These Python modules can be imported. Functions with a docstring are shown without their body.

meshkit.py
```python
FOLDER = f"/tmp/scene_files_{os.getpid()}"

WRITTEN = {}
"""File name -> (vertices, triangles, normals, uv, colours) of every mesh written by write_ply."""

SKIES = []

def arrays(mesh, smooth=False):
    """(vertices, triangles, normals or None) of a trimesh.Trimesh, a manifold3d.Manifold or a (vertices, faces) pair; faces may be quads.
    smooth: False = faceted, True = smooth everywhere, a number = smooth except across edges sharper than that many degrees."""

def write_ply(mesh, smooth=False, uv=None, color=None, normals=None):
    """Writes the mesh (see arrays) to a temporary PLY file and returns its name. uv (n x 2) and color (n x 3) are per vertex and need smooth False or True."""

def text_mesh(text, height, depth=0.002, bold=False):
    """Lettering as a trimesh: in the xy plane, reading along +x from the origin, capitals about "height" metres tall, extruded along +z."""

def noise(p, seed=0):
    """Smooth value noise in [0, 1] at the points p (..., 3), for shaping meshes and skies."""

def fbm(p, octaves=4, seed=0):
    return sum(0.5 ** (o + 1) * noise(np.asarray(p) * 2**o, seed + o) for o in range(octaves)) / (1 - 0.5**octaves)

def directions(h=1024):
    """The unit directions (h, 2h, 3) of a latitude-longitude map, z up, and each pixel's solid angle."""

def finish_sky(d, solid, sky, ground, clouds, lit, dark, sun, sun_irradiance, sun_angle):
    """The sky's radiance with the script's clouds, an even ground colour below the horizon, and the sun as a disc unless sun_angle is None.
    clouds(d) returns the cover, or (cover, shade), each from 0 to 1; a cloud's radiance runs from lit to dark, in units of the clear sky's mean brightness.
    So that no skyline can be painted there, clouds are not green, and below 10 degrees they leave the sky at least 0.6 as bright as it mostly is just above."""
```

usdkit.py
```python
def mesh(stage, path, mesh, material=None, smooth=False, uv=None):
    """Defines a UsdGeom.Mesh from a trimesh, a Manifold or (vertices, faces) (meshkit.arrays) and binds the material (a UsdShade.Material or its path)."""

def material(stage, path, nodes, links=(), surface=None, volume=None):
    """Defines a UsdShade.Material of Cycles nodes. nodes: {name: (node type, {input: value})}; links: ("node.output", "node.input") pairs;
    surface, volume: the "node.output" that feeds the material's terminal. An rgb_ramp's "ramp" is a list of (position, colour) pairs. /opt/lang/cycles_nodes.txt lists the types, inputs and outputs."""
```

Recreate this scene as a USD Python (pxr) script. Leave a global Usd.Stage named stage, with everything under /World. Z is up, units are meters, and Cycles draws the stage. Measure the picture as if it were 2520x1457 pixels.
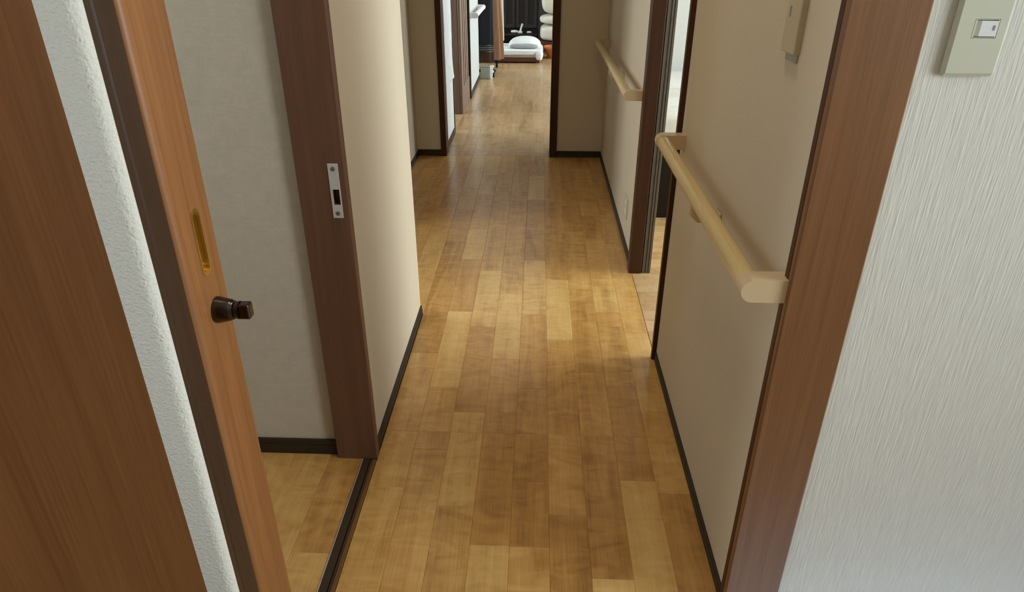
import math, random
import numpy as np
import trimesh, manifold3d
from shapely.geometry import Polygon, box as sbox, Point
import usdkit, meshkit
from pxr import Usd, UsdGeom, UsdLux, UsdShade, Gf, Sdf

rng = random.Random(7)
stage = Usd.Stage.CreateInMemory()
UsdGeom.SetStageUpAxis(stage, UsdGeom.Tokens.z)
UsdGeom.SetStageMetersPerUnit(stage, 1.0)
UsdGeom.Xform.Define(stage, '/World')

# ------------------------------------------------------------------ camera
F, TILT, ROLL, YAW, EYE = 1681.6, 0.4799, 0.00167, 0.03718, 1.2
EXPOSURE = 0.0
R0 = np.array([math.cos(YAW), math.sin(YAW), 0]); F0 = np.array([-math.sin(YAW), math.cos(YAW), 0]); Z = np.array([0, 0, 1.0])
FW = F0 * math.cos(TILT) - Z * math.sin(TILT); UP = Z * math.cos(TILT) + F0 * math.sin(TILT)
RT = R0 * math.cos(ROLL) + UP * math.sin(ROLL); UP = -R0 * math.sin(ROLL) + UP * math.cos(ROLL)
cam = UsdGeom.Camera.Define(stage, '/World/camera')
m = Gf.Matrix4d(*RT, 0, *UP, 0, *(-FW), 0, 0, 0, EYE, 1)
cam.AddTransformOp().Set(m)
cam.CreateHorizontalApertureAttr(36.0); cam.CreateVerticalApertureAttr(36.0 * 1457 / 2520)
cam.CreateFocalLengthAttr(36.0 * F / 2520); cam.CreateClippingRangeAttr((0.05, 100.0))
cam.CreateExposureAttr(EXPOSURE)

# ------------------------------------------------------------------ light: daylight through each room's windows, plus an added corridor lamp
DAY = (0.95, 1.0, 1.0)
LAMP = 28.0  # strength of the added ceiling lamp over the corridor
WIN = dict(right=13.0, left=8.0, toilet=4.5, right_room=16.5, passage=15.0, hall_left=8.5, hall_right=8.5, hall_far=5.0)
usdkit.material(stage, '/World/Looks/sky_dome', {'b': ('background_shader', {'color': (0.75, 0.85, 1.0), 'strength': 0.4})}, surface='b.background')
dome = UsdLux.DomeLight.Define(stage, '/World/sky_light'); dome.CreateIntensityAttr(0.4); dome.CreateColorAttr(Gf.Vec3f(0.75, 0.85, 1.0))

# ------------------------------------------------------------------ helpers
LOOKS = '/World/Looks/'
used = {}
def path_for(name, parent):
    base = str(parent.GetPath()) if parent is not None else '/World'
    k = used.get((base, name), -1) + 1; used[(base, name)] = k
    return base + '/' + (name if k == 0 else '%s_%03d' % (name, k))
def tag(o, label=None, cat=None, group=None, kind=None):
    p = o.GetPrim() if hasattr(o, 'GetPrim') else o
    for k, v in (('label', label), ('category', cat), ('group', group), ('kind', kind)):
        if v: p.SetCustomDataByKey(k, v)
    return p
def obj(name, mesh, mat, parent=None, smooth=False, label=None):
    p = usdkit.mesh(stage, path_for(name, parent), mesh, mat, smooth=smooth).GetPrim()
    if label: p.SetCustomDataByKey('label', label)
    return p
def thing(name, label, cat, loc=(0, 0, 0), group=None, kind=None):
    x = UsdGeom.Xform.Define(stage, path_for(name, None))
    if any(loc): x.AddTranslateOp().Set(Gf.Vec3d(*loc))
    return tag(x, label, cat, group, kind)
def struct(name, mesh, mat, label, cat, smooth=False):
    return tag(obj(name, mesh, mat, None, smooth), label, cat, kind='structure')
def cat(*ms): return trimesh.util.concatenate(list(ms))
def bx(x0, x1, y0, y1, z0, z1, b=0.0):
    if b <= 0:
        return trimesh.creation.box(bounds=[[x0, y0, z0], [x1, y1, z1]])
    b = min(b, (x1-x0)*.45, (y1-y0)*.45, (z1-z0)*.45)
    P = []
    for X, sx in ((x0, 1), (x1, -1)):
        for Y, sy in ((y0, 1), (y1, -1)):
            for ZZ, sz in ((z0, 1), (z1, -1)):
                P += [(X+sx*b, Y+sy*b, ZZ), (X+sx*b, Y, ZZ+sz*b), (X, Y+sy*b, ZZ+sz*b)]
    return trimesh.Trimesh(P).convex_hull
def tri_box(c, s, rot=None, b=0):
    m = bx(-s[0]/2, s[0]/2, -s[1]/2, s[1]/2, -s[2]/2, s[2]/2, b)
    if rot is not None: m.apply_transform(rot)
    m.apply_translation(c); return m
def rbox(x0, x1, y0, y1, z0, z1, r, seg=12):
    """rounded box: hull of spheres"""
    s = trimesh.creation.icosphere(subdivisions=2, radius=r)
    P = [s.vertices + (X, Y, ZZ) for X in (x0+r, x1-r) for Y in (y0+r, y1-r) for ZZ in (z0+r, z1-r)]
    return trimesh.Trimesh(np.vstack(P)).convex_hull
def prism(pts, z0, z1):
    m = trimesh.creation.extrude_polygon(Polygon(pts) if not hasattr(pts, 'geom_type') else pts, z1-z0); m.apply_translation((0, 0, z0)); return m
def lathe(profile, loc, axis='z', n=32):
    m = trimesh.creation.revolve(np.array(profile, float), sections=n)
    if axis == 'x': m.apply_transform(trimesh.transformations.rotation_matrix(math.pi/2, (0, 1, 0)))
    if axis == '-y': m.apply_transform(trimesh.transformations.rotation_matrix(math.pi/2, (1, 0, 0)))
    m.apply_translation(loc); return m
def tube(pts, r, n=16):
    """swept round tube with closed ends"""
    p = np.asarray(pts, float); t = np.gradient(p, axis=0); t /= np.linalg.norm(t, axis=1, keepdims=True)
    ref = np.array([0, 0, 1.0]) if abs(t[0][2]) < .9 else np.array([1.0, 0, 0])
    a = np.cross(t, ref); a /= np.linalg.norm(a, axis=1, keepdims=True); bb = np.cross(t, a)
    ang = np.arange(n)*2*math.pi/n; rr = np.broadcast_to(r, (len(p),))
    v = (p[:, None] + rr[:, None, None]*(np.cos(ang)[None, :, None]*a[:, None] + np.sin(ang)[None, :, None]*bb[:, None])).reshape(-1, 3)
    f = []
    for i in range(len(p)-1):
        for j in range(n):
            k = (j+1) % n; f += [(i*n+j, i*n+k, (i+1)*n+k), (i*n+j, (i+1)*n+k, (i+1)*n+j)]
    v = np.vstack([v, p[0], p[-1]]); c0, c1 = len(v)-2, len(v)-1; e = (len(p)-1)*n
    for j in range(n):
        k = (j+1) % n; f += [(c0, k, j), (c1, e+j, e+k)]
    m = trimesh.Trimesh(v, f, process=False); m.fix_normals(); return m
def mani(m):
    return manifold3d.Manifold(manifold3d.Mesh(np.asarray(m.vertices, np.float32), np.asarray(m.faces, np.uint32)))
def cut(a, *bs):
    a = mani(a)
    for b in bs: a = a - mani(b)
    o = a.to_mesh(); return trimesh.Trimesh(o.vert_properties[:, :3], o.tri_verts)

def union(*ms):
    o = None
    for a in ms:
        a = trimesh.Trimesh(a.vertices, a.faces); a.merge_vertices()
        o = mani(a) if o is None else o + mani(a)
    o = o.to_mesh(); return trimesh.Trimesh(o.vert_properties[:, :3], o.tri_verts)

# ------------------------------------------------------------------ materials
def lin(r, g, b):
    return tuple((c/255/12.92 if c/255 <= .04045 else ((c/255+.055)/1.055)**2.4) for c in (r, g, b))
def plain(name, col, rough=.5, metal=0.0, **kw):
    return usdkit.material(stage, LOOKS+name, {'p': ('principled_bsdf', {'base_color': col, 'roughness': rough, 'metallic': metal, **kw})}, surface='p.BSDF')
def wood(name, dark, light, stretch=(45, 45, 1.6), fine=(420, 420, 7), rough=.42, bump=.06, spec=.4):
    return usdkit.material(stage, LOOKS+name, {
        'g': ('geometry', {}),
        'm1': ('mapping', {'scale': stretch}), 'm2': ('mapping', {'scale': fine}),
        'n1': ('noise_texture', {'scale': 1.0, 'detail': 3, 'distortion': .6}), 'n2': ('noise_texture', {'scale': 1.0, 'detail': 3}),
        'x': ('mix_float', {'fac': .42}),
        'r': ('rgb_ramp', {'ramp': [(.28, dark), (.72, light)]}),
        'b': ('bump', {'strength': bump, 'distance': .002}),
        'p': ('principled_bsdf', {'roughness': rough, 'specular_ior_level': spec})},
        [('g.position', 'm1.vector'), ('g.position', 'm2.vector'), ('m1.vector', 'n1.vector'), ('m2.vector', 'n2.vector'),
         ('n1.fac', 'x.a'), ('n2.fac', 'x.b'), ('x.result', 'r.fac'), ('r.color', 'p.base_color'), ('n2.fac', 'b.height'), ('b.normal', 'p.normal')], surface='p.BSDF')
def paper(name, col, bumps, rough=.85, strength=.4, dist=.001, var=.06):
    """wallpaper: bumps = list of mapping scales whose noise is averaged into relief and a faint tone"""
    nodes = {'g': ('geometry', {}), 'p': ('principled_bsdf', {'roughness': rough, 'specular_ior_level': .25}),
             'b': ('bump', {'strength': strength, 'distance': dist}),
             'r': ('rgb_ramp', {'ramp': [(.3, tuple(c*(1-var) for c in col)), (.7, tuple(min(1, c*(1+var)) for c in col))]})}
    links = [('r.color', 'p.base_color'), ('b.normal', 'p.normal')]
    last = None
    for i, s in enumerate(bumps):
        nodes['m%d' % i] = ('mapping', {'scale': s}); nodes['n%d' % i] = ('noise_texture', {'scale': 1.0, 'detail': 2})
        links += [('g.position', 'm%d.vector' % i), ('m%d.vector' % i, 'n%d.vector' % i)]
        if last is None: last = 'n0.fac'
        else:
            nodes['x%d' % i] = ('mix_float', {'fac': 1/(i+1)}); links += [(last, 'x%d.a' % i), ('n%d.fac' % i, 'x%d.b' % i)]; last = 'x%d.result' % i
    links += [(last, 'b.height'), (last, 'r.fac')]
    return usdkit.material(stage, LOOKS+name, nodes, links, surface='p.BSDF')
def plank_mat(name, dark, mid, light, along='y', rough=.33):
    st = (26, 2.2, 1) if along == 'y' else (2.2, 26, 1)
    fi = (260, 9, 1) if along == 'y' else (9, 260, 1)
    fl = (9, 20, 1) if along == 'y' else (20, 9, 1)
    return usdkit.material(stage, LOOKS+name, {
        'g': ('geometry', {}), 'o': ('object_info', {}),
        'k': ('math', {'math_type': 'multiply', 'value2': 57.0}), 'c': ('combine_xyz', {'z': 0.0}),
        'a': ('vector_math', {'math_type': 'add'}),
        'm1': ('mapping', {'scale': st}), 'm2': ('mapping', {'scale': fi}), 'm3': ('mapping', {'scale': fl}),
        'n1': ('noise_texture', {'scale': 1.0, 'detail': 3, 'distortion': .8}), 'n2': ('noise_texture', {'scale': 1.0, 'detail': 2}), 'n3': ('noise_texture', {'scale': 1.0, 'detail': 3, 'distortion': 1.5}),
        'x1': ('mix_float', {'fac': .34}), 'x2': ('mix_float', {'fac': .37}),
        't': ('map_range', {'from_min': 0.0, 'from_max': 1.0, 'to_min': -.05, 'to_max': .05}),
        'ad': ('math', {'math_type': 'add'}),
        'r': ('rgb_ramp', {'ramp': [(.30, dark), (.49, mid), (.68, light)]}),
        'b': ('bump', {'strength': .05, 'distance': .001}),
        'p': ('principled_bsdf', {'roughness': rough, 'specular_ior_level': .6, 'coat_weight': .4, 'coat_roughness': .22})},
        [('o.random', 'k.value1'), ('k.value', 'c.x'), ('k.value', 'c.y'), ('g.position', 'a.vector1'), ('c.vector', 'a.vector2'),
         ('a.vector', 'm1.vector'), ('a.vector', 'm2.vector'), ('a.vector', 'm3.vector'),
         ('m1.vector', 'n1.vector'), ('m2.vector', 'n2.vector'), ('m3.vector', 'n3.vector'),
         ('n1.fac', 'x1.a'), ('n2.fac', 'x1.b'), ('x1.result', 'x2.a'), ('n3.fac', 'x2.b'),
         ('o.random', 't.value'), ('x2.result', 'ad.value1'), ('t.result', 'ad.value2'), ('ad.value', 'r.fac'), ('r.color', 'p.base_color'),
         ('n2.fac', 'b.height'), ('b.normal', 'p.normal')], surface='p.BSDF')

M = {}
M['door'] = wood('door_wood', (.185, .072, .022), (.335, .145, .052))
M['panel'] = wood('panel_wood', (.090, .034, .010), (.172, .071, .024), stretch=(30, 30, 1.3))
M['jamb'] = wood('jamb_wood', (.105, .049, .027), (.175, .085, .049))
M['casing'] = wood('casing_wood', (.150, .064, .024), (.238, .110, .042))
M['dark_trim'] = wood('dark_trim_wood', (.042, .017, .0065), (.072, .029, .0115), spec=.2)
M['brown_groove'] = wood('groove_wood', (.034, .018, .010), (.058, .031, .018), spec=.25)
M['base'] = wood('baseboard_wood', (.020, .013, .008), (.036, .024, .015), stretch=(8, 8, 60), rough=.5)
M['slat'] = wood('slat_wood', (.13, .078, .058), (.24, .155, .12))
M['slat_pale'] = wood('slat_pale_wood', (.24, .165, .125), (.36, .27, .22))  # daylight on the slat faces put into a paler wood tone
M['track'] = wood('track_wood', (.032, .019, .011), (.060, .036, .021), stretch=(60, 3, 60))
M['walnut'] = wood('walnut_track', (.13, .062, .02), (.19, .09, .03), stretch=(60, 3, 60))
M['wall_stripe'] = paper('wallpaper_striated', (.67, .665, .615), [(210, 210, 11), (400, 400, 26)], strength=.42, dist=.004, var=.07)
M['wall_bump'] = paper('wallpaper_pebbled', (.66, .655, .60), [(330, 330, 330), (190, 190, 190)], strength=.7, dist=.004, var=.03)
M['wall_linen'] = paper('wallpaper_linen', (.58, .52, .425), [(60, 60, 520), (520, 520, 70), (40, 40, 40)], strength=.15, dist=.001, var=.10)
M['wall_cream'] = paper('wallpaper_cream', (.60, .52, .40), [(300, 300, 300)], strength=.15, dist=.001, var=.02)
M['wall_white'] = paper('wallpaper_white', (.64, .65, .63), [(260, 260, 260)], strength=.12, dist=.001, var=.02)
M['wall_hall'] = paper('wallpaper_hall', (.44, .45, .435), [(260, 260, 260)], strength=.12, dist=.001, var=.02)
M['wall_olive'] = paper('wall_olive', (.085, .085, .065), [(60, 60, 60)], strength=.1, dist=.001, var=.08)
M['ceil'] = plain('ceiling_white', (.72, .70, .66), .9)
M['ceil_wood'] = wood('ceiling_wood', (.36, .21, .10), (.48, .30, .15), stretch=(30, 1.5, 30))  # unseen ceiling, tone chosen to warm the light bounced into the corridor
M['rail'] = wood('rail_wood', (.56, .41, .185), (.70, .54, .26), stretch=(60, 3, 60), fine=(400, 10, 400), rough=.30, bump=.02, spec=.5)
M['rail_end'] = plain('rail_resin', (.58, .44, .27), .4)
M['brass'] = plain('brass', (.72, .53, .19), .27, 1.0)
M['bronze'] = plain('dark_bronze', (.10, .085, .075), .25, 1.0)
M['bronze_gold'] = plain('gold_ring', (.62, .45, .14), .2, 1.0)
M['steel'] = plain('steel', (.74, .77, .77), .32, .45)
M['screw'] = plain('screw_steel', (.38, .38, .37), .35, 1.0)
M['black'] = plain('black_void', (.006, .006, .006), .7)
M['plate'] = plain('plate_green_grey', (.53, .54, .43), .38)
M['plate_beige'] = plain('plate_beige', (.50, .42, .27), .4)
M['rocker'] = plain('rocker_white', (.80, .83, .84), .3)
M['mark'] = plain('mark_grey', (.22, .23, .22), .5)
M['tape'] = plain('tape_grey', (.36, .34, .29), .35)
M['alu'] = plain('dark_aluminium', (.16, .14, .115), .38, .6)
M['white_cloth'] = paper('white_cotton', (.72, .73, .72), [(70, 70, 70)], strength=.2, dist=.002, var=.02)
M['grey_cloth'] = paper('grey_cotton', (.30, .31, .31), [(70, 70, 70)], strength=.2, dist=.002, var=.08)
M['beige_cloth'] = paper('beige_cotton', (.36, .32, .28), [(70, 70, 70)], strength=.2, dist=.002, var=.08)
M['cream_cloth'] = paper('cream_leather', (.66, .63, .53), [(120, 120, 120)], rough=.5, strength=.1, dist=.001, var=.03)
M['black_cloth'] = paper('black_wool', (.010, .012, .015), [(200, 200, 200)], strength=.2, var=.2)
M['brown_cloth'] = paper('brown_wool', (.25, .13, .07), [(40, 40, 6), (250, 250, 250)], strength=.3, dist=.002, var=.25)
M['dkbrown_cloth'] = paper('dark_brown_wool', (.060, .028, .017), [(40, 40, 6), (250, 250, 250)], strength=.3, dist=.002, var=.25)
M['cabinet'] = wood('cabinet_black', (.008, .006, .006), (.022, .016, .015), rough=.35)
M['cab_hi'] = wood('cabinet_trim', (.022, .017, .016), (.05, .04, .038), rough=.35)
M['redwood'] = wood('red_brown_wood', (.055, .018, .010), (.11, .036, .02), stretch=(1.6, 45, 45), fine=(7, 420, 420))
M['orange'] = plain('orange_terracotta', (.50, .14, .03), .5)
M['box_grey'] = plain('box_grey', (.25, .27, .22), .6)
M['white_plastic'] = plain('white_plastic', (.82, .84, .83), .35)
M['dark_bed'] = plain('dark_bed_board', (.016, .011, .006), .9, specular_ior_level=.1)
M['floor_slab'] = plain('floor_joint', (.16, .085, .035), .6)
M['stripe_cloth'] = usdkit.material(stage, LOOKS+'striped_knit', {'g': ('geometry', {}), 'm': ('mapping', {'scale': (0, 0, 1)}), 'w': ('wave_texture', {'bands_direction': 'z', 'scale': 16.0, 'distortion': 1.2, 'detail': 1}),
    'r': ('rgb_ramp', {'ramp': [(.45, (.012, .010, .010)), (.75, (.16, .15, .13))]}), 'p': ('principled_bsdf', {'roughness': .9})},
    [('g.position', 'w.vector'), ('w.fac', 'r.fac'), ('r.color', 'p.base_color')], surface='p.BSDF')
M['poster'] = usdkit.material(stage, LOOKS+'printed_paper', {'g': ('geometry', {}), 'm': ('mapping', {'scale': (1, 7, 11)}), 'n': ('noise_texture', {'scale': 1.0, 'detail': 3, 'distortion': .4}),
    'r': ('rgb_ramp', {'ramp': [(.30, (.24, .25, .29)), (.37, (.55, .57, .58)), (.43, (.64, .66, .66))]}), 'p': ('principled_bsdf', {'roughness': .6})},
    [('g.position', 'm.vector'), ('m.vector', 'n.vector'), ('n.fac', 'r.fac'), ('r.color', 'p.base_color')], surface='p.BSDF')
M['glass'] = usdkit.material(stage, LOOKS+'window_glass', {'f': ('fresnel', {'IOR': 1.45}), 't': ('transparent_bsdf', {'color': (.95, .97, .97)}), 'g': ('glossy_bsdf', {'roughness': .02, 'color': (.9, .9, .9)}), 'x': ('mix_closure', {})},
    [('f.fac', 'x.fac'), ('t.BSDF', 'x.closure1'), ('g.BSDF', 'x.closure2')], surface='x.closure')
PL = [plank_mat('plank_honey', (.310, .149, .034), (.550, .298, .083), (.700, .425, .146)),
      plank_mat('plank_amber', (.290, .135, .031), (.500, .260, .070), (.640, .375, .120)),
      plank_mat('plank_pale', (.400, .218, .060), (.625, .378, .122), (.740, .495, .190)),
      plank_mat('plank_tan', (.325, .164, .040), (.570, .320, .095), (.710, .445, .154))]
PH = [plank_mat('plank_far_honey', (.290, .165, .068), (.480, .305, .145), (.600, .415, .225)),  # paler, greyer planks: window glare put into the colour
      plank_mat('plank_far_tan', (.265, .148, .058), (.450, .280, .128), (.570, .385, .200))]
PX = [plank_mat('plank_cross_pale', (.40, .24, .10), (.54, .35, .165), (.64, .45, .24), along='x'),
      plank_mat('plank_cross_tan', (.34, .19, .075), (.48, .29, .125), (.58, .38, .19), along='x')]

CH = 2.4   # ceiling height
HD = 2.0   # door head height

# ------------------------------------------------------------------ floors, plank by plank
def plank(x0, x1, y0, y1, c=.0012, t=.012):
    v = [(x0, y0, -t), (x1, y0, -t), (x1, y1, -t), (x0, y1, -t), (x0, y0, -c), (x1, y0, -c), (x1, y1, -c), (x0, y1, -c),
         (x0+c, y0+c, 0), (x1-c, y0+c, 0), (x1-c, y1-c, 0), (x0+c, y1-c, 0)]
    f = []
    for a in (0, 4):
        for i in range(4):
            j = (i+1) % 4; f += [(a+i, a+j, a+4+j), (a+i, a+4+j, a+4+i)]
    f += [(8, 9, 10), (8, 10, 11)]
    return trimesh.Trimesh(v, f, process=False)
SW, S0 = .0892, -.4026
def strip_x(k): return S0 + k*SW
def lay(parent, k, x0, x1, ys, tones=None, mats=None):
    for i in range(len(ys)-1):
        t = rng.choices([0, 1, 2, 3], [4, 3, 1.3, 3])[0]
        if tones:
            mid = (ys[i]+ys[i+1])/2
            for (kk, ym, tt) in tones:
                if kk == k and ys[i] <= ym < ys[i+1]: t = tt
        obj('plank', plank(x0, x1, ys[i], ys[i+1]), (mats or PL)[t % len(mats or PL)], parent)
def randcuts(y0, y1, lo=.26, hi=.52):
    ys = [y0]; y = y0 + rng.uniform(.1, hi)
    while y < y1-.12:
        ys.append(y); y += rng.uniform(lo, hi)
    return ys + [y1]
floor = thing('floor', 'corridor floor of honey-brown wood strips running away from the camera', 'floor', kind='structure')
obj('floor_base', bx(-.86, .394, .62, 4.24, -.05, -.011), M['floor_slab'], floor)
seen = {0: [1.272, 1.89, 2.826], 1: [1.414, 1.698, 2.176, 2.635], 2: [1.213, 1.579, 2.067, 2.526], 3: [1.096, 1.58, 1.861, 2.322], 4: [1.094, 1.30, 1.70, 2.162, 2.633, 3.091],
        5: [1.193, 1.594, 1.99, 2.45, 2.94], 6: [1.015, 1.797, 2.274], 7: [1.315, 1.72, 2.086, 2.189], 8: [1.274, 1.602, 2.05]}
tones = [(2, 1.35, 2), (2, 1.53, 2), (3, 1.25, 1), (3, 1.0, 2), (4, 1.2, 1), (4, 1.0, 0), (5, 1.3, 0), (5, 1.1, 1), (6, 1.2, 1), (7, 1.40, 1), (7, 1.2, 3), (8, 1.4, 3), (1, 1.2, 0), (1, 1.45, 1), (0, 1.35, 3), (0, 1.1, 3), (0, 1.7, 0),
         (1, 1.8, 2), (1, 1.55, 0), (2, 1.8, 1), (3, 2.0, 2), (4, 1.95, 1), (5, 2.1, 2), (5, 1.8, 0), (6, 2.1, 1), (7, 2.13, 1), (8, 1.55, 1), (5, 1.54, 1), (3, 1.53, 1), (6, 1.0, 2), (7, 1.0, 2), (8, 1.0, 1), (2, 1.1, 3), (2, 2.3, 2), (1, 2.3, 1)]
for k in range(-4, 9):
    x0, x1 = strip_x(k), strip_x(k+1)
    if k == 8: x1 = .392
    if k == -4: x0 = -.745
    start = .64 if k >= 0 else 2.155
    if k >= 0:
        near = [start] + ([rng.uniform(.7, .8)] if k % 2 else []) + sorted(y for y in seen[k] if y < 1.487) + [1.487]
        far = [1.487] + sorted(y for y in seen[k] if y > 1.487)
        far += randcuts(far[-1], 4.2)[1:] if far[-1] < 3.9 else [4.2]
        lay(floor, k, x0, x1, near, tones); lay(floor, k, x0, x1, far, tones)
    else:
        lay(floor, k, x0, x1, randcuts(start, 4.2))
obj('floor_side', bx(-2.3, -.745, 2.155, 3.0, -.012, 0), PL[3], floor)
side = thing('floor', 'wood strip floor of the small room left of the dark door track', 'floor', kind='structure')
obj('floor_base', bx(-1.62, -.4385, .63, 1.40, -.05, -.011), M['floor_slab'], side)
for k in range(-12, 0):
    x1 = strip_x(k+1)-.0359; x0 = x1-SW
    lay(side, k, x0, x1, randcuts(.635, 1.392, .3, .6))
hall = thing('floor', 'wood strip floor beyond the far doorway, paled by painted glare, running up to the white bed', 'floor', kind='structure')
obj('floor_base', bx(-2.2, 2.4, 4.2, 9.7, -.05, -.0125), M['floor_slab'], hall)
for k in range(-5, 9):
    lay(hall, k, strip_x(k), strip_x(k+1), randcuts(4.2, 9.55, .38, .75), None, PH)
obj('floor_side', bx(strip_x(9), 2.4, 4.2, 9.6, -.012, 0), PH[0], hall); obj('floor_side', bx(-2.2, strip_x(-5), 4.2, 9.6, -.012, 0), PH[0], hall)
rroom = thing('floor', 'pale wood strip floor of the bright room on the right, strips laid across', 'floor', kind='structure')
obj('floor_base', bx(.394, 3.4, 1.0, 4.5, -.05, -.0125), M['floor_slab'], rroom)
y = 1.30
while y < 3.9:
    xs = [.3935]; xx = .3935+rng.uniform(.15, .5)
    while xx < 1.75: xs.append(xx); xx += rng.uniform(.3, .6)
    xs.append(1.9)
    for i in range(len(xs)-1): obj('plank', plank(xs[i], xs[i+1], y, y+.0758), PX[rng.random() < .4], rroom)
    y += .0758
obj('floor_side', bx(1.9, 3.4, 1.0, 4.5, -.012, 0), PX[0], rroom)
cfloor = struct('floor', bx(-2.0, 2.2, -2.9, .62, -.05, 0), PL[0], 'wood floor under the camera, in front of the doorway', 'floor')
struct('trim', bx(-.44, .52, .62, .639, -.01, .002), M['track'], 'dark wooden threshold strip in front of the corridor floor', 'threshold')

# ------------------------------------------------------------------ walls
def wall_with_hole(axis, c0, c1, a0, a1, holes):
    """axis 'x': thickness along x from c0 to c1, runs a0..a1 along y. holes: (h0,h1,z0,z1) sorted"""
    B = (lambda u0, u1, z0, z1: bx(c0, c1, u0, u1, z0, z1)) if axis == 'x' else (lambda u0, u1, z0, z1: bx(u0, u1, c0, c1, z0, z1))
    ms, u = [], a0
    for h0, h1, z0, z1 in holes:
        if h0 > u: ms.append(B(u, h0, 0, CH))
        if z0 > 0: ms.append(B(h0, h1, 0, z0))
        if z1 < CH: ms.append(B(h0, h1, z1, CH))
        u = h1
    if u < a1: ms.append(B(u, a1, 0, CH))
    return cat(*ms)
# --- the room the camera stands in
rc = .0118
XS, YF = -.3855, .600
corner = [(-2.0, YF), (XS-rc, YF)] + [(XS-rc+rc*math.sin(a), YF+rc-rc*math.cos(a)) for a in np.linspace(.15, math.pi/2, 9)] + [(XS-.004, .6135), (XS-.03, .6145), (XS-.03, .627), (-2.0, .627)]
struct('wall_front', prism(corner, 0, CH), M['wall_bump'], 'narrow strip of white pebbled wallpaper with a rounded corner beside the sliding door', 'wall', smooth=40)
struct('wall_front', bx(.47, 2.2, .948, 1.04, 0, CH), M['wall_stripe'], 'white wallpapered wall with fine vertical streaks at the right edge', 'wall')
struct('wall_back', bx(-2.0, 2.2, -2.9, -2.8, 0, CH), M['wall_stripe'], 'plain white wall behind the camera', 'wall')
struct('wall_left', wall_with_hole('x', -2.0, -1.9, -2.8, .6, [(-.45, .45, .6, 2.05)]), M['wall_stripe'], 'white side wall with a window, left of the camera', 'wall')
struct('wall_right', wall_with_hole('x', 2.1, 2.2, -2.8, .948, [(-.8, .5, .6, 2.05)]), M['wall_stripe'], 'white side wall with a window, to the right of the camera', 'wall')
struct('ceiling', bx(-2.0, 2.2, -2.9, .63, CH, CH+.06), M['ceil'], 'white ceiling above the camera', 'ceiling')
# header above the corridor mouth
struct('wall_front', bx(XS, .386, .60, .70, HD+.12, CH), M['wall_stripe'], 'white wall above the corridor mouth', 'wall')
struct('ceiling', bx(.386, 2.2, .63, .96, CH, CH+.06), M['ceil'], 'white ceiling strip by the streaked wall', 'ceiling')
# --- corridor
XR, XL = .394, -.410
struct('wall_right', wall_with_hole('x', XR, .47, .953, 4.2, [(1.895, 2.55, 0, HD)]), M['wall_cream'], 'cream wall along the right of the corridor carrying both wooden handrails', 'wall')
struct('wall_left', cat(bx(-.505, XL, 1.392, 2.155, 0, CH), bx(-2.3, -.505, 2.07, 2.155, 0, CH)), M['wall_cream'], 'cream wall stub between the strike plate post and the recess on the left', 'wall')
struct('wall_left', cat(bx(-.85, -.748, 3.08, 4.2, 0, CH), bx(-2.3, -.748, 3.0, 3.08, 0, CH)), M['wall_cream'], 'shaded cream wall at the back of the left recess', 'wall')
struct('wall_end', wall_with_hole('y', 4.2, 4.28, -.85, .47, [(-.598, .117, 0, HD)]), M['wall_cream'], 'dim tan end wall on both sides of the far doorway', 'wall')
struct('ceiling', bx(-.9, .47, .63, 4.28, CH, CH+.06), M['ceil_wood'], 'unseen ceiling over the corridor, wood-toned to warm the bounced light', 'ceiling')
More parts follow.
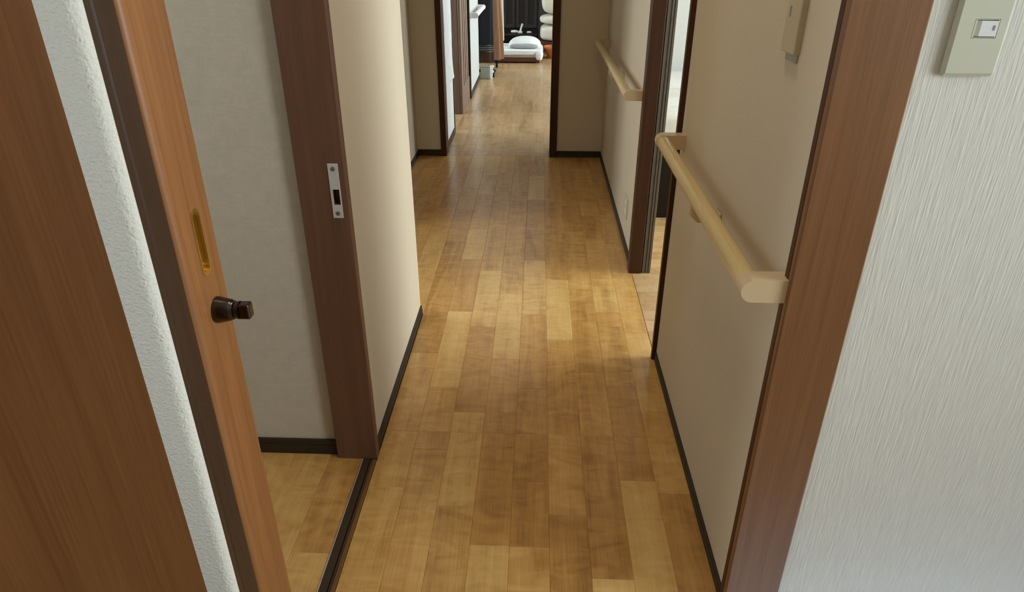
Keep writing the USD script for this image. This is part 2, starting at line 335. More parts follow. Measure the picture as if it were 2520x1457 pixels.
struct('wall_left', bx(-.45, XL, .627, 1.392, HD, CH), M['wall_cream'], 'cream wall above the sliding door', 'wall')
struct('wall_left', wall_with_hole('x', -2.3, -2.2, 2.155, 3.0, [(2.22, 2.94, .7, 1.9)]), M['wall_cream'], 'end wall of the added side passage on the left, with its window', 'wall')  # unseen passage, added to aim its window light at the right wall
struct('ceiling', bx(-2.3, -.9, 2.07, 3.08, CH, CH+.06), M['ceil'], 'white ceiling of the added side passage', 'ceiling')
# --- small room on the left
struct('wall_end', bx(-1.7, -.505, 1.392, 1.47, 0, CH), M['wall_linen'], 'grey-beige linen wallpaper wall seen behind the sliding door', 'wall')
struct('wall_left', wall_with_hole('x', -1.7, -1.6, .627, 1.392, [(.68, 1.12, .9, 1.9)]), M['wall_linen'], 'far side wall of the small left room, with its window', 'wall')
struct('ceiling', bx(-1.7, -.41, .627, 1.47, CH, CH+.06), M['ceil'], 'white ceiling of the small left room', 'ceiling')
# --- room on the right
struct('wall_end', bx(.47, 3.4, 4.4, 4.5, 0, CH), M['wall_white'], 'bright white wall at the back of the right-hand room', 'wall')
struct('wall_front', bx(.47, 3.4, 1.04, 1.10, 0, CH), M['wall_white'], 'white near wall inside the right-hand room', 'wall')
struct('wall_right', wall_with_hole('x', 3.3, 3.4, 1.1, 4.4, [(1.4, 3.6, .5, 2.1)]), M['wall_white'], 'white wall with the window of the right-hand room', 'wall')
struct('ceiling', bx(.47, 3.4, 1.04, 4.5, CH, CH+.06), M['ceil'], 'white ceiling of the right-hand room', 'ceiling')
# --- hall beyond
struct('wall_left', cat(bx(-.66, -.580, 4.28, 4.75, 0, CH), bx(-.66, -.58, 4.75, 5.36, HD, CH), bx(-.66, -.58, 5.36, 5.94, HD, CH)), M['wall_white'], 'short white wall just beyond the far doorway, with printed sheets', 'wall')
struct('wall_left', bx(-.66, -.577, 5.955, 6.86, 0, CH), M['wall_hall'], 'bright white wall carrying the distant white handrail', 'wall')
struct('wall_left', wall_with_hole('x', -2.2, -2.1, 4.28, 9.6, [(4.5, 5.7, .3, 2.1), (7.1, 9.3, .5, 2.1)]), M['wall_white'], 'white outer wall of the far hall with two windows', 'wall')
struct('wall_right', wall_with_hole('x', 2.3, 2.4, 4.28, 9.6, [(4.7, 8.9, .3, 2.2)]), M['wall_white'], 'white outer wall of the far hall with a wide window', 'wall')
struct('wall_end', bx(-2.2, 2.4, 9.6, 9.7, 0, CH), M['wall_olive'], 'dark olive back wall of the far hall behind the black cabinet', 'wall')
struct('wall_front', cat(bx(-2.2, -.85, 4.2, 4.28, 0, CH), bx(.47, 2.4, 4.5, 4.56, 0, CH)), M['wall_white'], 'white near walls of the far hall on both sides of its doorway', 'wall')
struct('ceiling', bx(-2.2, 2.4, 4.28, 9.7, CH, CH+.06), M['ceil'], 'white ceiling of the far hall', 'ceiling')

# --- windows with daylight behind the panes
def window(n, axis, c, a0, a1, z0, z1, sgn, power, label):
    """axis 'x' or 'y': the wall's normal; c: wall's outer face; sgn: direction into the room along axis"""
    w = thing('window_%d' % n, label, 'window', kind='structure')
    def B(u0, u1, v0, v1, d0, d1):
        lo, hi = sorted((c+sgn*d0, c+sgn*d1))
        return bx(lo, hi, u0, u1, v0, v1, .003) if axis == 'x' else bx(u0, u1, lo, hi, v0, v1, .003)
    fw, mid = .045, (a0+a1)/2
    obj('frame', cat(B(a0, a0+fw, z0, z1, .01, .09), B(a1-fw, a1, z0, z1, .01, .09), B(a0, a1, z0, z0+fw, .01, .09), B(a0, a1, z1-fw, z1, .01, .09)), M['white_plastic'], w)
    obj('mullion', B(mid-.02, mid+.02, z0+fw, z1-fw, .02, .07), M['white_plastic'], w)
    for u0, u1 in ((a0+fw, mid-.02), (mid+.02, a1-fw)):
        obj('pane', B(u0, u1, z0+fw, z1-fw, .04, .045), M['glass'], w)
    L = UsdLux.RectLight.Define(stage, str(w.GetPath())+'/daylight')
    L.CreateWidthAttr(a1-a0-.02); L.CreateHeightAttr(z1-z0-.02); L.CreateIntensityAttr(power); L.CreateColorAttr(Gf.Vec3f(*DAY)); L.CreateNormalizeAttr(False)
    d = np.array([sgn, 0, 0.]) if axis == 'x' else np.array([0, sgn, 0.])   # light shines along its -z
    zc = -d; yc = np.array([0, 0, 1.]); xc = np.cross(yc, zc)
    pos = (c, mid, (z0+z1)/2) if axis == 'x' else (mid, c, (z0+z1)/2)
    L.AddTransformOp().Set(Gf.Matrix4d(*xc, 0, *yc, 0, *zc, 0, *pos, 1))
window(1, 'x', 2.2, -.8, .5, .6, 2.05, -1, WIN['right'], 'window to the right of the camera')
window(2, 'x', -2.0, -.45, .45, .6, 2.05, 1, WIN['left'], 'window to the left of the camera')
window(3, 'x', -1.7, .68, 1.12, .9, 1.9, 1, WIN['toilet'], 'small window of the left-hand room')
window(4, 'x', 3.4, 1.4, 3.6, .5, 2.1, -1, WIN['right_room'], 'wide window of the right-hand room')
window(5, 'x', -2.2, 4.5, 5.7, .3, 2.1, 1, WIN['hall_left'], 'window lighting the far hall from the left through the side opening')
window(6, 'x', 2.4, 4.7, 8.9, .3, 2.2, -1, WIN['hall_right'], 'wide window on the right of the far hall')
window(8, 'x', -2.3, 2.22, 2.94, .7, 1.9, 1, WIN['passage'], 'window at the end of the added side passage on the left')
window(7, 'x', -2.2, 7.1, 9.3, .5, 2.1, 1, WIN['hall_far'], 'window left of the white bed in the far hall')

# ------------------------------------------------------------------ door frames and trims
t1 = struct('trim', bx(.386, .489, .939, .953, 0, HD+.1, .0025), M['casing'], 'wide reddish-brown door casing between the corridor and the streaked wall', 'door casing')
struct('trim', bx(.386, .405, .953, .968, 0, HD+.1, .001), M['dark_trim'], 'thin dark return of the wide right-hand casing', 'door casing')
# left sliding door frame by the pebbled strip
struct('trim', bx(-.411, -.3885, .6165, .6272, 0, HD+.1, .0012), M['brown_groove'], 'thin dark brown board standing in for the shade on the pebbled wall strip', 'door frame')  # dark board added where the wall strip only turns into shade
struct('trim', bx(-.409, -.3885, .6285, .664, 0, HD+.1, .002), M['brown_groove'], 'narrow dark brown frame strip between the pebbled wall and the sliding door', 'door frame')
mold = trimesh.creation.cylinder(radius=.0098, height=HD+.1, sections=24); mold.apply_translation((-.3950, .6745, (HD+.1)/2))
struct('trim', mold, M['door'], 'rounded reddish wood moulding along the near side of the sliding door', 'moulding', smooth=40)
# left post with the strike plate
post = thing('trim', 'dark brown door post holding the steel strike plate, left of the corridor', 'door post', kind='structure')
hole = bx(-.4315, -.4155, 1.36, 1.389, .699, .733)
obj('post', cut(bx(-.505, -.4005, 1.369, 1.394, 0, HD+.1, .002), hole), M['jamb'], post)
sp = obj('strike_plate', cut(bx(-.4355, -.4135, 1.3672, 1.3692, .669, .789, .0006), bx(-.4305, -.4165, 1.36, 1.38, .699, .733)), M['steel'], post, label='bright steel strike plate with a dark latch hole')
for zz in (.778, .680):
    s = lathe([(0, 0), (.0052, 0), (.0052, .0012), (.004, .0018), (0, .0018)], (0, 0, 0), '-y', 20)
    s = cut(s, bx(-.0035, .0035, -.01, -.0012, -.0006, .0006), bx(-.0006, .0006, -.01, -.0012, -.0035, .0035)); s.apply_translation((-.4245, 1.3674, zz))
    obj('screw', s, M['screw'], sp, label='steel cross-head screw')
# track of the sliding door
tr = thing('trim', 'dark brown floor track of the sliding door with a groove', 'door track', kind='structure')
obj('track', cut(bx(-.4375, -.4135, .64, 1.369, -.011, .002, .0015), bx(-.4200, -.4165, .6, 1.4, -.004, .01)), M['track'], tr)
obj('edge_strip', bx(-.4130, -.4035, .64, 1.369, -.011, .001, .001), M['walnut'], tr, label='lighter brown edge strip')
obj('metal_edge', bx(-.4388, -.4376, .64, 1.369, -.011, .0022), M['steel'], tr, label='thin pale metal edge')
# right-hand opening: near post and far post with its metal guide
struct('trim', bx(.3805, .40, 1.878, 1.897, 0, HD+.05, .001), M['dark_trim'], 'slim dark brown edge trim at the near side of the right opening', 'door trim')
fp = thing('trim', 'dark brown post at the far side of the right opening', 'door post', kind='structure')
obj('post', bx(.3805, .430, 2.522, 2.575, 0, HD+.05, .002), M['dark_trim'], fp)
obj('guide_rail', cut(bx(.4335, .4675, 2.527, 2.552, 0, HD, .001), bx(.443, .449, 2.50, 2.535, -1, 3), bx(.456, .459, 2.50, 2.535, -1, 3)), M['alu'], fp, label='grooved dark metal guide rail')
struct('trim', bx(.38, .47, 1.895, 2.55, HD, HD+.05, .002), M['dark_trim'], 'dark head trim above the right opening', 'door trim')
# far doorway
fd = thing('door_1', 'dark reddish-brown frame of the doorway at the end of the corridor', 'door frame', kind='structure')
obj('jamb', bx(-.600, -.566, 4.185, 4.295, 0, HD, .002), M['dark_trim'], fd)
obj('jamb', bx(.075, .119, 4.185, 4.295, 0, HD, .002), M['dark_trim'], fd)
obj('head', bx(-.600, .119, 4.185, 4.295, HD-.04, HD, .002), M['dark_trim'], fd)
# side opening and slatted sliding door in the hall
struct('trim', bx(-.665, -.574, 4.75, 4.763, 0, HD, .002), M['base'], 'black-brown edge trim at the near side of the opening beyond the doorway', 'door trim')
jm = thing('trim', 'brown post of the slatted sliding door beyond the far doorway', 'door post', kind='structure')
obj('post', bx(-.66, -.602, 5.352, 5.40, 0, HD, .003), M['slat'], jm)
obj('post', bx(-.600, -.580, 5.347, 5.40, 0, HD, .003), M['slat'], jm)
struct('trim', bx(-.62, -.569, 5.94, 5.957, 0, HD, .002), M['base'], 'black-brown edge trim between the slatted door and the distant white wall', 'door trim')
sd = thing('door_2', 'brown sliding door with tall vertical slats in the left wall of the far hall', 'door', kind='structure')
obj('door_panel', bx(-.606, -.587, 5.40, 5.94, .004, HD-.01, .002), M['dark_trim'], sd)  # dark panel stands for the unlit sides between the slats
obj('bottom_rail', bx(-.587, -.582, 5.40, 5.94, .004, .187, .001), M['slat'], sd)
for yy in (5.445, 5.575, 5.705, 5.835):
    obj('slat', bx(-.587, -.583, yy-.028, yy+.028, .187, HD-.01, .001), M['slat_pale'], sd)

# ------------------------------------------------------------------ corridor ceiling lamp, unseen, added to brighten floor and walls
lamp = thing('ceiling_lamp', 'round white ceiling lamp added out of view to brighten the corridor', 'lamp', (0, 1.20, 0))
obj('housing', lathe([(0, CH), (.17, CH), (.17, CH-.03), (.165, CH-.035), (.150, CH-.035), (.150, CH-.012), (0, CH-.012)], (0, 0, 0), 'z', 48), M['white_plastic'], lamp, smooth=30)
DL = UsdLux.DiskLight.Define(stage, str(lamp.GetPath())+'/light')
DL.CreateRadiusAttr(.148); DL.CreateIntensityAttr(LAMP); DL.CreateColorAttr(Gf.Vec3f(1.0, .87, .67)); DL.AddTranslateOp().Set(Gf.Vec3d(0, 0, CH-.03))

# ------------------------------------------------------------------ baseboards
def base(name, x0, x1, y0, y1, h, label):
    """two-step skirting: a lower board and a slightly recessed cap"""
    if (x1-x0) > (y1-y0):
        mesh = cat(bx(x0, x1, y0, y1, 0, h*.62, .001), bx(x0, x1, y0+.0015, y1, h*.62, h, .001))
    else:
        if x0 < 0: mesh = cat(bx(x0, x1, y0, y1, 0, h*.62, .001), bx(x0, x1-.0015, y0, y1, h*.62, h, .001))
        else: mesh = cat(bx(x0, x1, y0, y1, 0, h*.62, .001), bx(x0+.0015, x1, y0, y1, h*.62, h, .001))
    struct(name, mesh, M['base'], label, 'baseboard')
base('baseboard_left', XL, -.4035, 1.394, 2.155, .033, 'dark brown baseboard under the cream wall stub on the left')
base('baseboard_right', .3885, XR, .968, 1.878, .031, 'dark brown baseboard below the near handrail on the right')
base('baseboard_right', .3875, XR, 2.575, 4.2, .034, 'dark brown baseboard below the far handrail on the right')
base('baseboard_end', -.748, -.600, 4.191, 4.2, .038, 'short dark baseboard left of the far doorway')
base('baseboard_end', .119, XR, 4.191, 4.2, .038, 'short dark baseboard right of the far doorway')
base('baseboard_left', -.748, -.741, 3.0, 4.19, .034, 'dark baseboard along the left recess')
base('baseboard_end', -1.6, -.506, 1.383, 1.392, .045, 'dark brown baseboard under the linen wallpaper in the left room')
base('baseboard_left', -.58, -.574, 4.295, 4.75, .045, 'grey-lit dark baseboard under the printed sheets')
base('baseboard_left', -.577, -.571, 5.957, 6.86, .045, 'baseboard under the distant white handrail')
base('baseboard_front', .489, 2.1, .940, .948, .048, 'dark baseboard under the streaked white wall')

# ------------------------------------------------------------------ sliding door with pull and thumb turn
DX = -.408
sdoor = thing('door_3', 'orange-brown sliding door with brass pull and dark thumb turn', 'door', kind='structure')
def stadium(cy, cz, ry, hz, x0, x1):
    """vertical stadium in the yz plane extruded along x"""
    p = Point(0, 0).buffer(ry, quad_segs=12); from shapely.affinity import translate
    p = translate(p, 0, hz-ry).union(translate(p, 0, -(hz-ry))).convex_hull
    m = trimesh.creation.extrude_polygon(p, x1-x0)
    v = m.vertices.copy(); m.vertices = np.column_stack([v[:, 2]+x0, v[:, 0]+cy, v[:, 1]+cz]); m.fix_normals(); return m
PY, PZ = .7535, .8725
obj('door_panel', cut(bx(DX-.030, DX, .631, .793, .004, HD, .0015), stadium(PY, PZ, .0085, .0405, DX-.012, DX+.01)), M['door'], sdoor)
ring = cut(stadium(PY, PZ, .0108, .0435, DX-.002, DX+.0012), stadium(PY, PZ, .0080, .0400, DX-.01, DX+.01))
cup = cut(stadium(PY, PZ, .0084, .0404, DX-.0118, DX-.0005), stadium(PY, PZ, .0074, .0394, DX-.0105, DX+.01))
pull = obj('recessed_pull', cat(cup, ring), M['brass'], sdoor, smooth=35, label='long oval brass recessed pull')
KY, KZ = .757, .778
knob = obj('thumb_turn_base', lathe([(0, 0), (.0172, 0), (.0175, .003), (.0140, .019), (.0128, .021), (0, .021)], (DX, KY, KZ), 'x', 40), M['bronze'], sdoor, smooth=35, label='cone-shaped dark bronze base of the thumb turn')
obj('collar', lathe([(0, .020), (.0122, .020), (.0128, .0215), (.0118, .0235), (.0095, .0245), (.0095, .027), (.0118, .028), (.0118, .031), (0, .031)], (DX, KY, KZ), 'x', 40), M['bronze'], knob, smooth=30)
obj('turn_piece', rbox(DX+.030, DX+.045, KY-.0075, KY+.0075, KZ-.0105, KZ+.0105, .003), M['bronze'], knob, smooth=30)

# ------------------------------------------------------------------ brown door leaf standing open at the left edge
leaf = thing('door_4', 'large plain brown door leaf standing open at the left edge', 'door', kind='structure')
P0, dirv = np.array([-.3595, .512]), np.array([-.862, -.507])
nrm = np.array([dirv[1], -dirv[0]]);  nrm = nrm if nrm @ P0 > 0 else -nrm
q = [P0, P0+dirv*.82, P0+dirv*.82+nrm*.034, P0+nrm*.034+dirv*.03]
obj('leaf', prism([tuple(v) for v in q], .006, HD), M['panel'], leaf)
e = P0+dirv*.76-nrm*.02
obj('lever_handle', cat(tube([(e[0]+nrm[0]*.03, e[1]+nrm[1]*.03, .95), (e[0]-nrm[0]*.03, e[1]-nrm[1]*.03, .95)], .009), tube([(e[0]-nrm[0]*.03, e[1]-nrm[1]*.03, .95), (e[0]-nrm[0]*.03-dirv[0]*.1, e[1]-nrm[1]*.03-dirv[1]*.1, .95)], .008)), M['steel'], leaf, smooth=30)

# ------------------------------------------------------------------ handrails
def end_bracket(xw, xc, zc, y0, y1, hh=.0185):
    """stadium-ended block from the wall xw to the rail's outer side, extruded along y"""
    s = 1 if xw > xc else -1
    p = Point(xc, zc).buffer(hh, quad_segs=14).union(sbox(min(xc, xw), zc-hh, max(xc, xw), zc+hh))
    m = trimesh.creation.extrude_polygon(p, y1-y0); v = m.vertices.copy()
    m.vertices = np.column_stack([v[:, 0], v[:, 2]+y0, v[:, 1]]); m.fix_normals(); return m
def handrail(label, xw, xc, zc, y0, y1, r, mids, mr, me, hh=.0185):
    h = thing('handrail', label, 'handrail')
    obj('rail', tube([(xc, y, zc) for y in np.linspace(y0+.004, y1-.004, 12)], r, 28), mr, h, smooth=40)
    obj('end_bracket', end_bracket(xw, xc, zc, y0-.008, y0+.026, hh), me, h, smooth=40)
    obj('end_bracket', end_bracket(xw, xc, zc, y1-.026, y1+.008, hh), me, h, smooth=40)
    s = 1 if xw > xc else -1
    for my in mids:
        pts = [(xc, my, zc-r*.6), (xc, my, zc-.042), (xc+s*.014, my, zc-.056), (xw-s*.002, my, zc-.056)]
        sph = lambda c: [np.array(c)+v for v in trimesh.creation.icosphere(subdivisions=2, radius=.0075).vertices]
        ms = [trimesh.Trimesh(np.array(sph(pts[i])+sph(pts[i+1]))).convex_hull for i in range(3)]
        ms.append(bx(min(xw, xw-s*.006), max(xw, xw-s*.006), my-.02, my+.02, zc-.076, zc-.036, .002))
        obj('support_bracket', union(*ms), M['rail_end'], h, smooth=40)
handrail('pale wooden handrail on the near right wall beside the wide casing', XR, .336, .722, .955, 1.845, .0175, (1.40,), M['rail'], M['rail_end'], .0190)
handrail('pale wooden handrail on the far right wall near the end doorway', XR, .330, .695, 2.580, 4.06, .0170, (3.3,), M['rail'], M['rail_end'], .0180)
handrail('short white handrail on the distant white wall beyond the doorway', -.577, -.522, .655, 5.99, 6.80, .0190, (), M['white_plastic'], M['white_plastic'], .021)

# ------------------------------------------------------------------ switches and outlet
sw = thing('light_switch', 'green-grey wall switch plate with a small white rocker on the streaked wall', 'light switch')
SX0, SX1, SZ0, SZ1 = .521, .590, 1.044, 1.164
obj('plate', cut(bx(SX0, SX1, .9385, .9485, SZ0, SZ1, .0045), bx(.5445, .5755, .930, .944, 1.091, 1.114)), M['plate'], sw, smooth=20)
fr = cut(bx(.5447, .5753, .9385, .9435, 1.0912, 1.1138, .0006), bx(.5475, .5738, .93, .96, 1.0922, 1.1128))
obj('rocker_frame', fr, M['plate'], sw)
rk = trimesh.Trimesh([(x, y, z) for x, y in ((.5478, .9428), (.5535, .9385), (.5735, .9368), (.5735, .946), (.5478, .946)) for z in (1.0932, 1.1118)]).convex_hull
rk = obj('rocker', rk, M['rocker'], sw, label='white rocker')
obj('indicator', bx(.5685, .5705, .9366, .9372, 1.1005, 1.1065), M['mark'], rk, label='small grey indicator slot')
s2 = thing('switch_box', 'narrow beige switch box with a slot on the right corridor wall', 'switch')
obj('body', cut(bx(.3830, .3955, 1.100, 1.160, 1.046, 1.166, .0015), bx(.380, .385, 1.138, 1.146, 1.097, 1.112)), M['plate_beige'], s2)
obj('slot', bx(.3835, .3855, 1.1382, 1.1458, 1.0972, 1.1118), M['mark'], s2, label='dark slot')
obj('tape', bx(.3915, .3945, 1.105, 1.158, 1.033, 1.0465, .0008), M['tape'], s2, label='strip of greyish tape below the box')
ol = thing('outlet', 'cream wall outlet low on the far right wall beside the dark post', 'outlet')
obj('plate', bx(.3885, .3945, 2.80, 2.90, .125, .215, .002), M['plate'], ol)
for zz in (.150, .185): obj('socket', bx(.3878, .3890, 2.835, 2.865, zz-.008, zz+.012, .0006), M['rocker'], ol)

# ------------------------------------------------------------------ things in the hall beyond the doorway
def sheet(y0, y1, z0, z1, x, curl=.012, seed=0):
    ny, nz = 14, 40; P = np.zeros((nz, ny, 3))
    for i, zz in enumerate(np.linspace(z0, z1, nz)):
        for j, yy in enumerate(np.linspace(y0, y1, ny)):
            d = curl*math.exp(-(zz-z0)/.07)*(.4+.6*j/(ny-1)) + .002*math.sin(9*zz+seed)
            P[i, j] = (x+.004+d, yy, zz)
    a = P.reshape(-1, 3); b = a - (.0006, 0, 0); n = len(a); f = []
    for i in range(nz-1):
        for j in range(ny-1):
            u = i*ny+j; f += [(u, u+1, u+ny+1), (u, u+ny+1, u+ny), (n+u, n+u+ny+1, n+u+1), (n+u, n+u+ny, n+u+ny+1)]
    return trimesh.Trimesh(np.vstack([a, b]), f, process=False)
ps = tag(obj('paper_sheet', sheet(4.36, 4.735, .385, 1.25, -.580, seed=1), M['poster'], None, smooth=True), 'long white paper sheet with grey print hanging just beyond the doorway', 'paper')
ps2 = tag(obj('paper_sheet', sheet(4.30, 4.352, .47, 1.25, -.580, .004, 2), M['white_cloth'], None, smooth=True), 'narrow blank paper strip beside the long printed sheet', 'paper')

rack = thing('clothes_rack', 'black clothes rack on casters with coats on its rail, half behind the white wall', 'clothes rack')
obj('rail', tube([(-.65, 6.93, 1.42), (-.65, 7.56, 1.42)], .011), M['black_cloth'], rack, smooth=40)
for yy in (6.93, 7.56):
    obj('pole', tube([(-.65, yy, .06), (-.65, yy, 1.432)], .011), M['black_cloth'], rack, smooth=40)
    yf = yy+.045 if yy < 7 else yy
    obj('foot', bx(-.86, -.425, yf-.012, yf+.012, .05, .074, .004), M['black_cloth'], rack)
    for xx in (-.84, -.447):
        cstr = lathe([(0, -.011), (.022, -.011), (.025, -.006), (.025, .006), (.022, .011), (0, .011)], (xx, yf, .025), 'x', 20)
        obj('caster', union(cstr, bx(xx-.013, xx+.013, yf-.012, yf+.012, .035, .055, .003)), M['black_cloth'], rack, smooth=30)
def garment(cx, cy, z0, z1, wx, wy, folds, amp, seed, flare=.15, hem=.006):
    """hanging garment: wavy closed cross section lofted from the hem up to narrow shoulders"""
    rr = random.Random(seed); ph = [rr.uniform(0, 6.28) for _ in range(4)]; na, nz = 72, 30; V = []
    for i in range(nz):
        t = i/(nz-1); zz = z0+(z1-z0)*t
        sh = 1 if t < .86 else max(.15, 1-((t-.86)/.14)**1.6*.85)
        fl = 1+flare*(1-t)
        for j in range(na):
            a = 2*math.pi*j/na
            w = 1+amp*(1-.6*t)*(math.sin(folds*a+ph[0]+1.2*math.sin(2*t+ph[1]))+.5*math.sin((folds+3)*a+ph[2]+t*2))
            V.append((cx+wx*fl*sh*w*math.copysign(abs(math.cos(a))**.8, math.cos(a)), cy+wy*fl*w*math.sin(a)*(1-.25*t), zz+(hem*math.sin(5*a+ph[3]) if i == 0 else 0)))
    f = []
    for i in range(nz-1):
        for j in range(na):
            k = (j+1) % na; f += [(i*na+j, i*na+k, (i+1)*na+k), (i*na+j, (i+1)*na+k, (i+1)*na+j)]
    V += [(cx, cy, z0+.03), (cx, cy, z1)]; e = (nz-1)*na
    for j in range(na):
        k = (j+1) % na; f += [(len(V)-2, k, j), (len(V)-1, e+j, e+k)]
    m = trimesh.Trimesh(V, f, process=False); m.fix_normals(); return m
def coat(label, matk, cy, z0, z1, wx, wy, folds, amp, seed, **kw):
    c = thing('coat', label, 'coat')
    obj('cloth', garment(-.65, cy, z0, z1, wx, wy, folds, amp, seed, **kw), M[matk], c, smooth=60)
    obj('hanger_hook', tube([(-.65, cy, z1-.01), (-.65, cy, z1+.045), (-.664, cy, z1+.09), (-.65, cy, 1.434), (-.636, cy, 1.42)], .003, 8), M['steel'], c, smooth=40)
    return c
coat('black coat hanging foremost on the rack beside the white wall', 'black_cloth', 7.00, .30, 1.33, .195, .028, 9, .03, 3, flare=.02)
coat('black and cream striped garment showing below the black coat', 'stripe_cloth', 7.09, .225, 1.33, .190, .026, 8, .03, 4, flare=.02)
coat('dark brown long garment below the striped one, hem above the grey box', 'dkbrown_cloth', 7.18, .112, 1.33, .192, .028, 9, .04, 5, flare=.02)
coat('long tan-brown coat reaching furthest right on the rack', 'brown_cloth', 7.30, .125, 1.33, .232, .042, 14, .05, 6, flare=.22)
coat('cream garment peeking out right behind the tan-brown coat', 'cream_cloth', 7.44, .29, 1.33, .272, .030, 8, .03, 7, flare=.03)

bxo = thing('storage_box', 'grey storage box on the floor under the hanging coats', 'box')
obj('body', bx(-.566, -.478, 6.868, 6.945, .001, .112, .004), M['box_grey'], bxo)
obj('lid', bx(-.569, -.475, 6.865, 6.948, .112, .121, .003), M['box_grey'], bxo)
wb = prism(Polygon([(-.473, .001), (-.452, .001), (-.449, .055), (-.438, .060), (-.437, .072), (-.449, .075), (-.446, .095), (-.436, .112), (-.446, .124), (-.474, .122)]), 0, .05)
v = wb.vertices.copy(); wb.vertices = np.column_stack([v[:, 0], v[:, 2]+6.872, v[:, 1]]); wb.fix_normals()
tag(obj('bag', wb, M['white_plastic'], None), 'small white plastic bag standing against the grey box', 'bag')

def puff(x0, x1, y0, y1, z0, z1, p=4.0, amp=.012, fr=9, seed=0, sub=5, dome=False):
    """soft super-ellipsoid with wrinkles"""
    s = trimesh.creation.icosphere(subdivisions=sub); d = s.vertices
    n = (np.abs(d)**p).sum(1)**(-1/p); v = d*n[:, None]; zb = z0
    if dome: z0 = 2*z0-z1
    c = np.array([(x0+x1)/2, (y0+y1)/2, (z0+z1)/2]); h = np.array([x1-x0, y1-y0, z1-z0])/2
    v = c+v*h; v = v + d*(meshkit.fbm(v*fr, 4, seed)[:, None]-.5)*2*amp
    v[:, 2] = np.maximum(v[:, 2], zb)
    s.vertices = v; return s
bed = thing('bed', 'low white bed on a red-brown wooden base in front of the black cabinet', 'bed')
obj('base', bx(-1.5, .005, 7.86, 8.45, .012, .055, .004), M['redwood'], bed)
for xx in (-1.4, -.75, -.015): obj('foot', bx(xx-.02, xx+.02, 7.865, 7.93, 0, .015, .002), M['redwood'], bed)
obj('mattress', rbox(-1.5, .018, 7.865, 8.45, .055, .098, .012), M['beige_cloth'], bed, smooth=40)
obj('sheet', puff(-1.52, .040, 7.85, 8.46, .080, .138, 8, .006, 12, 1), M['white_cloth'], bed, smooth=True)
obj('sheet_corner', puff(-.045, .042, 7.844, 7.98, .022, .134, 2.8, .008, 22, 8, 4), M['white_cloth'], bed, smooth=True)
tag(obj('quilt', puff(-.350, .020, 8.062, 8.44, .134, .236, 2.3, .006, 9, 2, dome=True), M['white_cloth'], None, smooth=True), 'rounded white quilt heaped on the low bed', 'quilt')
tag(obj('cushion', puff(-.325, -.015, 7.93, 8.058, .134, .184, 2.6, .006, 14, 3), M['grey_cloth'], None, smooth=True), 'flat grey cushion lying in front of the white quilt', 'cushion')

cab = thing('cabinet', 'tall black-brown panelled cabinet against the back wall of the far hall', 'cabinet')
CX0, CX1, CY = -1.1, -.012, 8.95
obj('body', bx(CX0, CX1, CY, 9.5, .02, 1.75, .004), M['cabinet'], cab)
obj('plinth', bx(CX0+.02, CX1-.02, CY+.02, 9.48, 0, .02), M['cabinet'], cab)
for i in range(4):
    x0 = CX0+.02+i*.265
    d = obj('door', bx(x0, x0+.25, CY-.018, CY, .25, 1.70, .004), M['cabinet'], cab)
    obj('door_rail', cat(bx(x0, x0+.03, CY-.026, CY-.018, .25, 1.70, .003), bx(x0+.22, x0+.25, CY-.026, CY-.018, .25, 1.70, .003), bx(x0+.11, x0+.14, CY-.026, CY-.018, .28, 1.66, .003), bx(x0+.03, x0+.22, CY-.026, CY-.018, .25, .29, .003)), M['cab_hi'], d)
    obj('drawer', bx(x0, x0+.25, CY-.018, CY, .03, .235, .004), M['cabinet'], cab)
lt = thing('low_table', 'low black table standing before the panelled cabinet', 'table')
obj('table_top', bx(-.50, -.03, 8.70, 8.93, .185, .203, .003), M['cabinet'], lt)
for xx in (-.48, -.05):
    for yy in (8.72, 8.91): obj('leg', bx(xx-.014, xx+.014, yy-.014, yy+.014, 0, .185, .002), M['cabinet'], lt)
ws = thing('white_stand', 'small white stand with a slanted upright arm on the low black table', 'stand')
obj('arm', tube([(-.232, 8.80, .222), (-.222, 8.80, .262), (-.206, 8.80, .312)], [.013, .011, .013], 14), M['white_plastic'], ws, smooth=40)
obj('stand_base', rbox(-.262, -.205, 8.77, 8.83, .203, .228, .008), M['white_plastic'], ws, smooth=40)
tag(obj('tissue', puff(-.345, -.255, 8.76, 8.84, .203, .238, 2.4, .008, 30, 4, 3), M['white_cloth'], None, smooth=True), 'crumpled white tissue on the low black table, left of the white stand', 'tissue')
tag(obj('dish', puff(-.155, -.095, 8.77, 8.83, .203, .228, 2.2, .004, 30, 5, 3), M['white_plastic'], None, smooth=True), 'small white lump on the low black table, right of the white stand', 'dish')

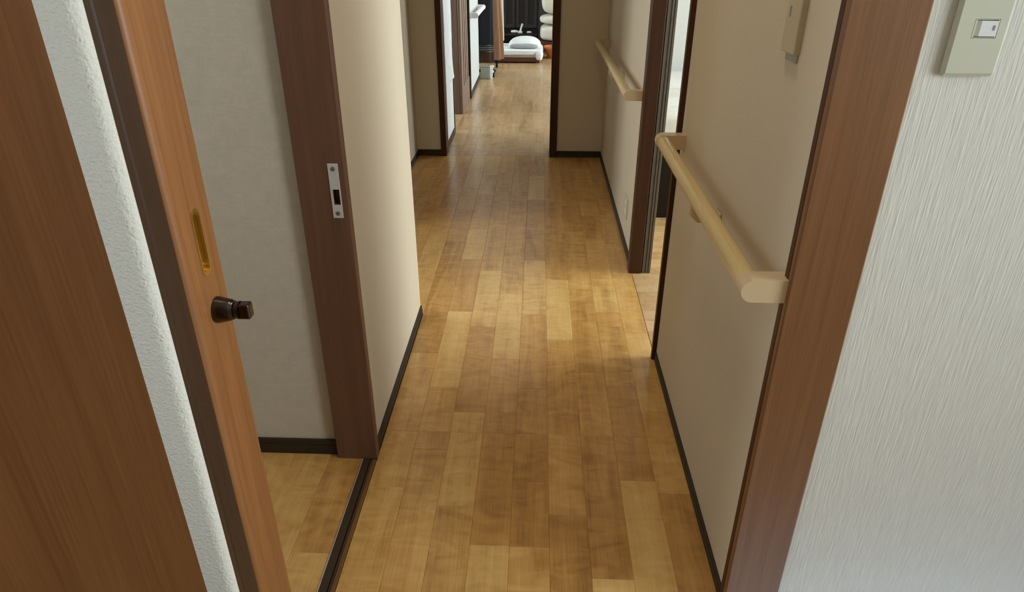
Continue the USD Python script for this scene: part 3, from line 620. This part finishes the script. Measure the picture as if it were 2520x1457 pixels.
bn = thing('low_bench', 'low red-brown wooden bench under the cream cushions', 'bench')
obj('seat', bx(.010, .62, 8.50, 8.93, .102, .140, .003), M['redwood'], bn)
for xx in (.032, .598):
    for yy in (8.52, 8.91): obj('leg', bx(xx-.018, xx+.018, yy-.016, yy+.016, 0, .102, .002), M['redwood'], bn)
G = 'cream cushions stacked at the right of the far doorway'
tag(obj('cushion', puff(.010, .60, 8.50, 8.92, .140, .318, 4.5, .006, 8, 11), M['cream_cloth'], None, smooth=True), 'large cream cushion at the bottom of the stack on the bench', 'cushion', G)
tag(obj('cushion', puff(.002, .60, 8.49, 8.92, .322, .430, 3.2, .006, 8, 12), M['cream_cloth'], None, smooth=True), 'flat bulging cream cushion in the middle of the stack', 'cushion', G)
tag(obj('cushion', puff(.020, .60, 8.52, 8.92, .434, .90, 5.0, .008, 6, 13), M['cream_cloth'], None, smooth=True), 'tall upright cream cushion on top of the stack', 'cushion', G)
pot = thing('plant_pot', 'tapered orange pot on the floor below the cream cushions', 'pot', (.168, 8.26, 0))
obj('body', lathe([(0, .001), (.070, .001), (.112, .110), (.104, .110), (.066, .012), (0, .012)], (0, 0, 0), 'z', 40), M['orange'], pot, smooth=30)
obj('rim', lathe([(.105, .110), (.119, .110), (.119, .130), (.105, .130), (.105, .110)], (0, 0, 0), 'z', 40), M['orange'], pot, smooth=30)

# ------------------------------------------------------------------ bed seen through the right-hand opening
rb = thing('bed', 'bed with dark side board and white bedding in the bright right-hand room', 'bed')
obj('side_board', bx(.52, 2.6, 3.16, 3.20, 0, .345, .004), M['dark_bed'], rb)
obj('frame', bx(.52, 2.6, 3.20, 4.30, .02, .30, .004), M['dark_bed'], rb)
obj('mattress', rbox(.53, 2.58, 3.21, 4.29, .30, .36, .02), M['white_cloth'], rb, smooth=40)
tag(obj('duvet', puff(.50, 2.2, 3.15, 3.86, .362, .51, 5, .018, 7, 21), M['white_cloth'], None, smooth=True), 'rumpled white duvet on the bed with the dark side board', 'duvet')
tag(obj('pillow', puff(.56, 1.02, 3.90, 4.34, .362, .52, 2.8, .012, 9, 22, 4), M['white_cloth'], None, smooth=True), 'plump white pillow against the wall beyond the duvet', 'pillow')
